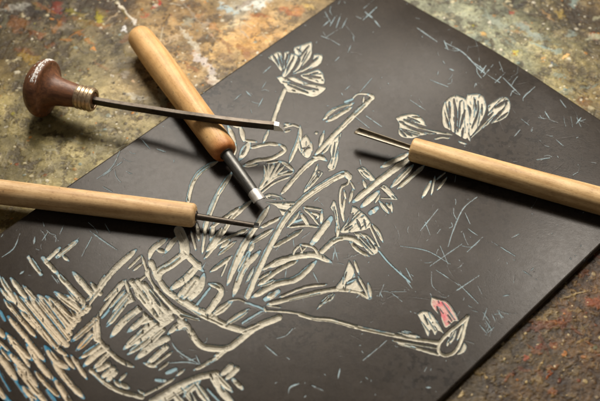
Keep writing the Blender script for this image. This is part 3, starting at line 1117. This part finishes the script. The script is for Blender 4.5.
def lathe(name, prof, mat, parent, seg=72, cap=True, wob=0.0, seed=0):
    """prof: list of (x, r) along local X; smooth resampling is done by the caller"""
    rng = np.random.RandomState(seed); V = []; F = []
    ph = rng.uniform(0, 6.28, 3)
    for x, r in prof:
        for k in range(seg):
            a = 2 * math.pi * k / seg
            rr = r * (1 + wob * (math.sin(2 * a + ph[0] + x * 40) + 0.6 * math.sin(3 * a + ph[1] + x * 90)))
            V.append((x, rr * math.cos(a), rr * math.sin(a)))
    n = len(prof)
    for i in range(n - 1):
        for k in range(seg):
            k2 = (k + 1) % seg
            F.append((i * seg + k, (i + 1) * seg + k, (i + 1) * seg + k2, i * seg + k2))
    me = bpy.data.meshes.new(name)
    V.append((prof[0][0], 0, 0)); V.append((prof[-1][0], 0, 0)); c0, c1 = len(V) - 2, len(V) - 1
    if cap:
        for k in range(seg):
            k2 = (k + 1) % seg
            F.append((c0, k, k2)); F.append((c1, (n - 1) * seg + k2, (n - 1) * seg + k))
    me.from_pydata(V, [], F); me.polygons.foreach_set('use_smooth', [True] * len(F)); me.update()
    me.materials.append(mat); o = bpy.data.objects.new(name, me); COL.objects.link(o); o.parent = parent
    return o

def curve_prof(pts, n=10):
    out = catmull(pts, n); return [(float(a), float(max(b, 0.0))) for a, b in out]

def sweep(name, path, section, mat, parent, closed=True, flat=True, caps=True, up=(0, 0, 1)):
    """section(i, t) -> list of (side, up) points swept along path (local coordinates)"""
    P = [Vector(p) for p in path]; V = []; F = []; n = len(P); ns = None
    for i, p in enumerate(P):
        t = (P[min(i + 1, n - 1)] - P[max(i - 1, 0)]).normalized(); z0 = Vector(up); y = z0.cross(t).normalized(); z = t.cross(y)
        s_ = section(i, i / (n - 1)); ns = len(s_)
        for q in s_:
            V.append(p + y * q[0] + z * q[1] + (t * q[2] if len(q) > 2 else Vector((0, 0, 0))))
    for i in range(n - 1):
        for k in range(ns if closed else ns - 1):
            k2 = (k + 1) % ns; F.append((i * ns + k, (i + 1) * ns + k, (i + 1) * ns + k2, i * ns + k2))
    if caps and closed:
        F.append(tuple(range(ns))); F.append(tuple((n - 1) * ns + k for k in range(ns))[::-1])
    me = bpy.data.meshes.new(name); me.from_pydata([tuple(v) for v in V], [], F); me.update()
    import bmesh
    bm = bmesh.new(); bm.from_mesh(me); bmesh.ops.recalc_face_normals(bm, faces=bm.faces); bm.to_mesh(me); bm.free()
    if not flat:
        me.polygons.foreach_set('use_smooth', [True] * len(me.polygons)); me.set_sharp_from_angle(angle=math.radians(40))
    me.materials.append(mat); o = bpy.data.objects.new(name, me); COL.objects.link(o); o.parent = parent
    return o

PALE = (0.60, 0.415, 0.205); DEEP = (0.40, 0.245, 0.10)
M_STEEL_DARK = metal_material('blackened_steel', (0.065, 0.054, 0.043), 0.42, 0.8, (0.03, 0.02, 0.012))
M_STEEL_GREY = metal_material('grey_steel', (0.085, 0.085, 0.08), 0.40, 0.7, (0.06, 0.05, 0.04), amt=0.3)
M_STEEL_EDGE = metal_material('polished_steel', (0.55, 0.53, 0.50), 0.42, 0.6, (0.30, 0.27, 0.23), amt=0.2)
M_STEEL_OLIVE = metal_material('tarnished_steel', (0.15, 0.125, 0.085), 0.5, 0.6, (0.05, 0.04, 0.025), amt=0.6)

def arc_end(x0, x1, r, ra, n=8):
    """rounded shoulder from radius r - ra at x0 to r at x1 side"""
    return [(x0 + (x1 - x0) * (1 - math.cos(math.pi / 2 * k / n)), r - ra + ra * math.sin(math.pi / 2 * k / n)) for k in range(n + 1)]

# --- right-hand gouge: handle runs off the right edge of the picture
R4 = 0.0058; z4 = TOP + R4 + 0.0002
g4, L4 = frame_obj('wood_carving_gouge', at(411, 149, z4), at(600, 201, z4),
                   'wooden handled gouge with an open channel steel tip, lying below the right blossoms', 'gouge', 'wooden handled carving gouges')
prof = arc_end(0.0, 0.0014, R4 * 0.99, 0.0016) + curve_prof([(0.004, R4), (0.03, R4 * 1.02), (0.06, R4 * 1.06), (0.09, R4 * 1.12), (0.115, R4 * 1.10)])
prof += [(0.1175, R4 * 1.02), (0.1190, R4 * 0.80), (0.1196, R4 * 0.4)]
lathe('handle', prof, wood_material('beech_honey', PALE, DEEP, 0.3), g4, wob=0.006, seed=4)
tip = g4.matrix_world.inverted() @ Vector(at(359, 131.5, z4 + 0.0022))
RU = 0.0023
def usec(i, t):
    r = RU * (0.78 + 0.22 * t); th = 0.00042; out = []
    a0, a1 = math.radians(188), math.radians(352)
    for k in range(15): a = a0 + (a1 - a0) * k / 14; out.append((r * math.cos(a), r * math.sin(a) + RU * 0.35, (1 if t > .99 else 0) * 0.0022 * (abs(math.sin(a)) )))
    for k in range(14, -1, -1): a = a0 + (a1 - a0) * k / 14; out.append(((r - th) * math.cos(a), (r - th) * math.sin(a) + RU * 0.35, (1 if t > .99 else 0) * 0.0018 * (abs(math.sin(a)))))
    return out
st = Vector((0.003, 0, 0)); path = [st + (tip - st) * (k / 14) for k in range(15)]
ub = sweep('blade', path, usec, M_STEEL_OLIVE, g4, flat=False)
# bright whetted lip along the near side
def lipsec(i, t):
    r = RU * (0.78 + 0.22 * t); s_ = 1
    return [(s_ * (r - 0.0004), RU * 0.30), (s_ * (r - 0.0004), RU * 0.30 + 0.00035), (s_ * (r + 0.0001), RU * 0.30 + 0.00035), (s_ * (r + 0.00012), RU * 0.30 - 0.0006)]
sweep('cutting_edge', path, lipsec, metal_material('whetted_steel', (0.26, 0.24, 0.20), 0.45, 0.7, (0.08, 0.06, 0.04), amt=0.5), g4)

# --- left-hand gouge
R3 = 0.00575; z3 = TOP + R3 + 0.0002
g3, L3 = frame_obj('wood_carving_gouge', at(196, 215.8, z3), at(0, 192, z3),
                   'wooden handled gouge at the left edge, its thin dark shank pointing right over the stems', 'gouge', 'wooden handled carving gouges')
prof = [(0.0, R3 * 0.45), (0.0001, R3 * 0.62)] + arc_end(0.0002, 0.0022, R3 * 0.985, 0.0020) + curve_prof([(0.004, R3 * 0.99), (0.03, R3), (0.06, R3 * 1.0), (0.09, R3 * 1.02), (0.112, R3 * 1.04)])
prof += [(0.1155, R3 * 0.98), (0.1172, R3 * 0.75), (0.118, R3 * 0.35)]
lathe('handle', prof, wood_material('beech_amber', (0.60, 0.41, 0.215), (0.41, 0.245, 0.105), 1.7), g3, wob=0.006, seed=8)
tip = g3.matrix_world.inverted() @ Vector(at(254, 225.5, TOP + 0.0042))
st = Vector((0.003, 0, -0.0002)); path = [st + (tip - st) * (k / 12) for k in range(13)]
def sh3(i, t):
    r = 0.0016 - 0.0003 * t; v = r * (1 - 0.15 * t)
    return [(r * math.cos(a), v * math.sin(a)) for a in [2 * math.pi * k / 12 + 0.3 for k in range(12)]]
sweep('shank', path, sh3, M_STEEL_DARK, g3, flat=False)
d_ = (tip - st).normalized()
def vtip(i, t):
    r = 0.0014 * (1 - 0.15 * t); return [(-r, r * .6), (0, r * 0.0), (r, r * .6), (r * 1.1, r * .3), (0, -r * 0.9), (-r * 1.1, r * .3)]
sweep('blade', [tip, tip + d_ * 0.0012, tip + d_ * 0.0022], vtip, M_STEEL_GREY, g3)
lathe('collar', [(-0.0006, 0.0019), (-0.0004, 0.0023), (0.0006, 0.0024)], M_STEEL_DARK, g3, seg=32)

# --- top gouge: thick handle lying over the sheet's edge
R2 = 0.0068; z2 = TOP + R2 + 0.0002
g2, L2 = frame_obj('wood_carving_gouge', at(226.5, 154, z2), at(137, 33, z2),
                   'thick wooden handled gouge across the far edge of the block, under the graver blade', 'gouge', 'wooden handled carving gouges')
print('g2 len', L2)
prof = [(0.0, R2 * 0.50), (0.0003, R2 * 0.70), (0.0012, R2 * 0.84), (0.0030, R2 * 0.93), (0.006, R2 * 0.96)] + \
    curve_prof([(0.010, R2 * 0.97), (0.03, R2 * 1.0), (0.055, R2 * 1.05), (0.075, R2 * 1.07), (L2 - 0.006, R2 * 1.0)])
prof += [(L2 - 0.003, R2 * 0.93), (L2 - 0.0012, R2 * 0.80), (L2 - 0.0003, R2 * 0.58), (L2, R2 * 0.3)]
lathe('handle', prof, wood_material('beech_varnished', (0.62, 0.39, 0.17), (0.45, 0.25, 0.09), 3.1, burnt=(0.0085, -0.0005)), g2, wob=0.008, seed=2)
inv2 = g2.matrix_world.inverted()
tip = inv2 @ Vector(at(259.5, 200.5, TOP + 0.0052)); st = Vector((0.004, 0, 0)); d_ = (tip - st).normalized(); Lt = (tip - st).length
path = [st + d_ * (Lt - 0.0052) * (k / 14) for k in range(15)]
def sh2(i, t):
    r = 0.0027 + 0.0002 * math.sin(t * 3.0); return [(r * math.cos(a), r * math.sin(a)) for a in [2 * math.pi * k / 28 for k in range(28)]]
sweep('shank', path, sh2, M_STEEL_GREY, g2, flat=False)
def tip2(i, t):
    r = 0.0030; th = 0.0005; out = []
    a0, a1 = math.radians(-12), math.radians(192)
    sl = 0.0012 if t > .99 else 0
    for k in range(17): a = a0 + (a1 - a0) * k / 16; out.append((r * math.cos(a), r * math.sin(a) - 0.0002, sl * math.sin(a)))
    for k in range(16, -1, -1): a = a0 + (a1 - a0) * k / 16; out.append(((r - th) * math.cos(a), (r - th) * math.sin(a) - 0.0002, sl * math.sin(a)))
    return out
sweep('cutting_edge', [st + d_ * (Lt - 0.0054 + 0.0054 * k / 6) for k in range(7)], tip2, M_STEEL_EDGE, g2, flat=False)
lathe('collar', [(-0.0005, 0.0029), (-0.0002, 0.0034), (0.0008, 0.0035)], M_STEEL_DARK, g2, seg=36)

# --- palm graver with the mushroom knob
RK = 0.0148
zk = RK - 0.0009
tipw = at(283, 126.5, TOP + 0.0156)
g1, L1 = frame_obj('palm_graver', at(39.5, 87.2, zk), at(104, 102.8, zk + 0.0008),
                   'palm graver with dark brown mushroom knob and long black blade resting on a handle', 'graver')
mk = N('old_varnished_wood'); vk = mk.coord((0.4, 1, 1)); fk = mk.noise(vk, 500, 5, 0.65, 0.4); ck = mk.ramp(fk, [(0.3, (0.050, 0.018, 0.008)), (0.7, (0.20, 0.082, 0.036))])
ak = mk.new('ShaderNodeTexCoord'); sk = mk.new('ShaderNodeSeparateXYZ'); mk.link(ak.outputs['Object'], sk.inputs[0])
wk = mk.noise(mk.coord(), 330, 6, 0.7)
ck = mk.mix(mk.ramp(wk, [(0.60, 0.0), (0.70, 0.45)]), ck, (0.34, 0.22, 0.14))
mk.link(ck, mk.b.inputs['Base Color']); mk.link(mk.ramp(fk, [(0.3, 0.58), (0.7, 0.44)]), mk.b.inputs['Roughness']); mk.bump(fk, 0.35, 0.0004)
kp = [(-0.0062, 0.0001), (-0.0061, 0.0040), (-0.0050, 0.0078), (-0.0030, 0.0112), (-0.0002, 0.0138), (0.0022, RK * 0.995), (0.0040, RK * 0.985), (0.0050, RK * 0.93),
      (0.0056, RK * 0.80), (0.0068, 0.0098), (0.0090, 0.0078), (0.0122, 0.0069), (0.0162, 0.0064), (0.0200, 0.0058), (0.0216, 0.0055)]
knob = lathe('knob', curve_prof(kp, 6), mk.m, g1, seg=96, wob=0.004, seed=3)
fer = [(0.0208, 0.0054), (0.0209, 0.0058)]
for k in range(4):
    x0 = 0.0212 + k * 0.0021; fer += [(x0, 0.0056), (x0 + 0.0004, 0.0060), (x0 + 0.0010, 0.0061), (x0 + 0.0016, 0.0059), (x0 + 0.0019, 0.0055)]
xe = fer[-1][0]; fer += [(xe + 0.0004, 0.0055), (xe + 0.0006, 0.0052), (xe + 0.0006, 0.0044), (xe + 0.0001, 0.0042)]
ferrule = lathe('ferrule', fer, metal_material('worn_nickel', (0.50, 0.38, 0.25), 0.38, 0.85, (0.12, 0.06, 0.03), streak=False, amt=0.5), g1, seg=72, cap=False)
lathe('core', [(xe - 0.002, 0.0042), (xe + 0.0002, 0.0041), (xe + 0.0003, 0.0030)], mk.m, g1, seg=40)
# flaked white paint along the upper rim of the knob
rng = np.random.RandomState(9); V = []; F = []
for k in range(150):
    a = math.radians(rng.uniform(25, 125)); x = rng.normal(0.0012, 0.0009) + 0.0016 * math.cos((a - 1.3) * 1.0); s_ = rng.uniform(0.0005, 0.0013)
    rr = np.interp(x, [p[0] for p in kp], [p[1] for p in kp]) + 0.00008
    c = len(V); m = 7; V.append((x, (rr + 0.00012) * math.cos(a), (rr + 0.00012) * math.sin(a)))
    for j in range(m):
        b = 2 * math.pi * j / m; q = s_ * rng.uniform(0.5, 1.1); x2 = x + q * math.cos(b) * 0.7; a2 = a + q * math.sin(b) / rr * 1.6
        r2 = np.interp(x2, [p[0] for p in kp], [p[1] for p in kp]) + 0.00003; V.append((x2, r2 * math.cos(a2), r2 * math.sin(a2)))
    for j in range(m): F.append((c, c + 1 + j, c + 1 + (j + 1) % m))
mw = N('flaked_white_paint'); mw.link(mw.ramp(mw.noise(mw.coord(), 900, 4), [(0.35, (0.42, 0.40, 0.38)), (0.6, (0.72, 0.70, 0.68))]), mw.b.inputs['Base Color']); mw.b.inputs['Roughness'].default_value = 0.6
me = bpy.data.meshes.new('paint_flakes'); me.from_pydata([tuple(map(float, v)) for v in V], [], F); me.materials.append(mw.m)
fo = bpy.data.objects.new('paint_flakes', me); COL.objects.link(fo); fo.parent = knob
inv1 = g1.matrix_world.inverted()
ztop2 = z2 + R2 * 1.02
wp = [tuple(g1.matrix_world @ Vector((0.024, 0, 0))), tuple(g1.matrix_world @ Vector((xe + 0.002, 0, 0))), at(125, 106, zk + 0.0012), at(150, 109.8, 0.0158), at(180, 114.5, 0.0172), at(205, 117.8, ztop2 + 0.0016), at(230, 121.3, 0.0190), at(252, 123.8, 0.0190), at(274, 126, 0.0188)]
wp = [inv1 @ Vector(p) for p in wp]
bp = catmull([tuple(p) for p in wp], 6)
def bsec(i, t):
    wv = 0.0013; hv = 0.00180 + 0.0001 * t; c = 0.0003
    return [(-wv, -hv + c), (-wv, hv - c), (-wv + c, hv), (wv - c, hv), (wv, hv - c), (wv, -hv + c), (wv - c, -hv), (-wv + c, -hv)]
sweep('blade', bp, bsec, M_STEEL_DARK, g1)
# bright ground face at the tip
e0 = Vector(bp[-1]); dd = (Vector(bp[-1]) - Vector(bp[-4])).normalized(); yy = Vector((0, 0, 1)).cross(dd).normalized(); zz = dd.cross(yy)
def P(a, b, c): return tuple(e0 + dd * a + yy * b + zz * c)
wv, hv = 0.00135, 0.00195
V = [P(0.0001, -wv, hv), P(0.0001, wv, hv), P(0.0001, -wv, -hv), P(0.0001, wv, -hv), P(0.0024, -wv * .9, hv * 0.75), P(0.0024, wv * .9, hv * 0.75), P(0.0050, -wv * .8, -hv), P(0.0050, wv * .8, -hv)]
F = [(0, 1, 5, 4), (2, 6, 7, 3), (0, 4, 6, 2), (1, 3, 7, 5), (4, 5, 7, 6), (0, 2, 3, 1)]
me = bpy.data.meshes.new('cutting_edge'); me.from_pydata(V, [], F); me.materials.append(M_STEEL_EDGE)
import bmesh
bm = bmesh.new(); bm.from_mesh(me); bmesh.ops.recalc_face_normals(bm, faces=bm.faces); bm.to_mesh(me); bm.free()
o = bpy.data.objects.new('cutting_edge', me); COL.objects.link(o); o.parent = g1
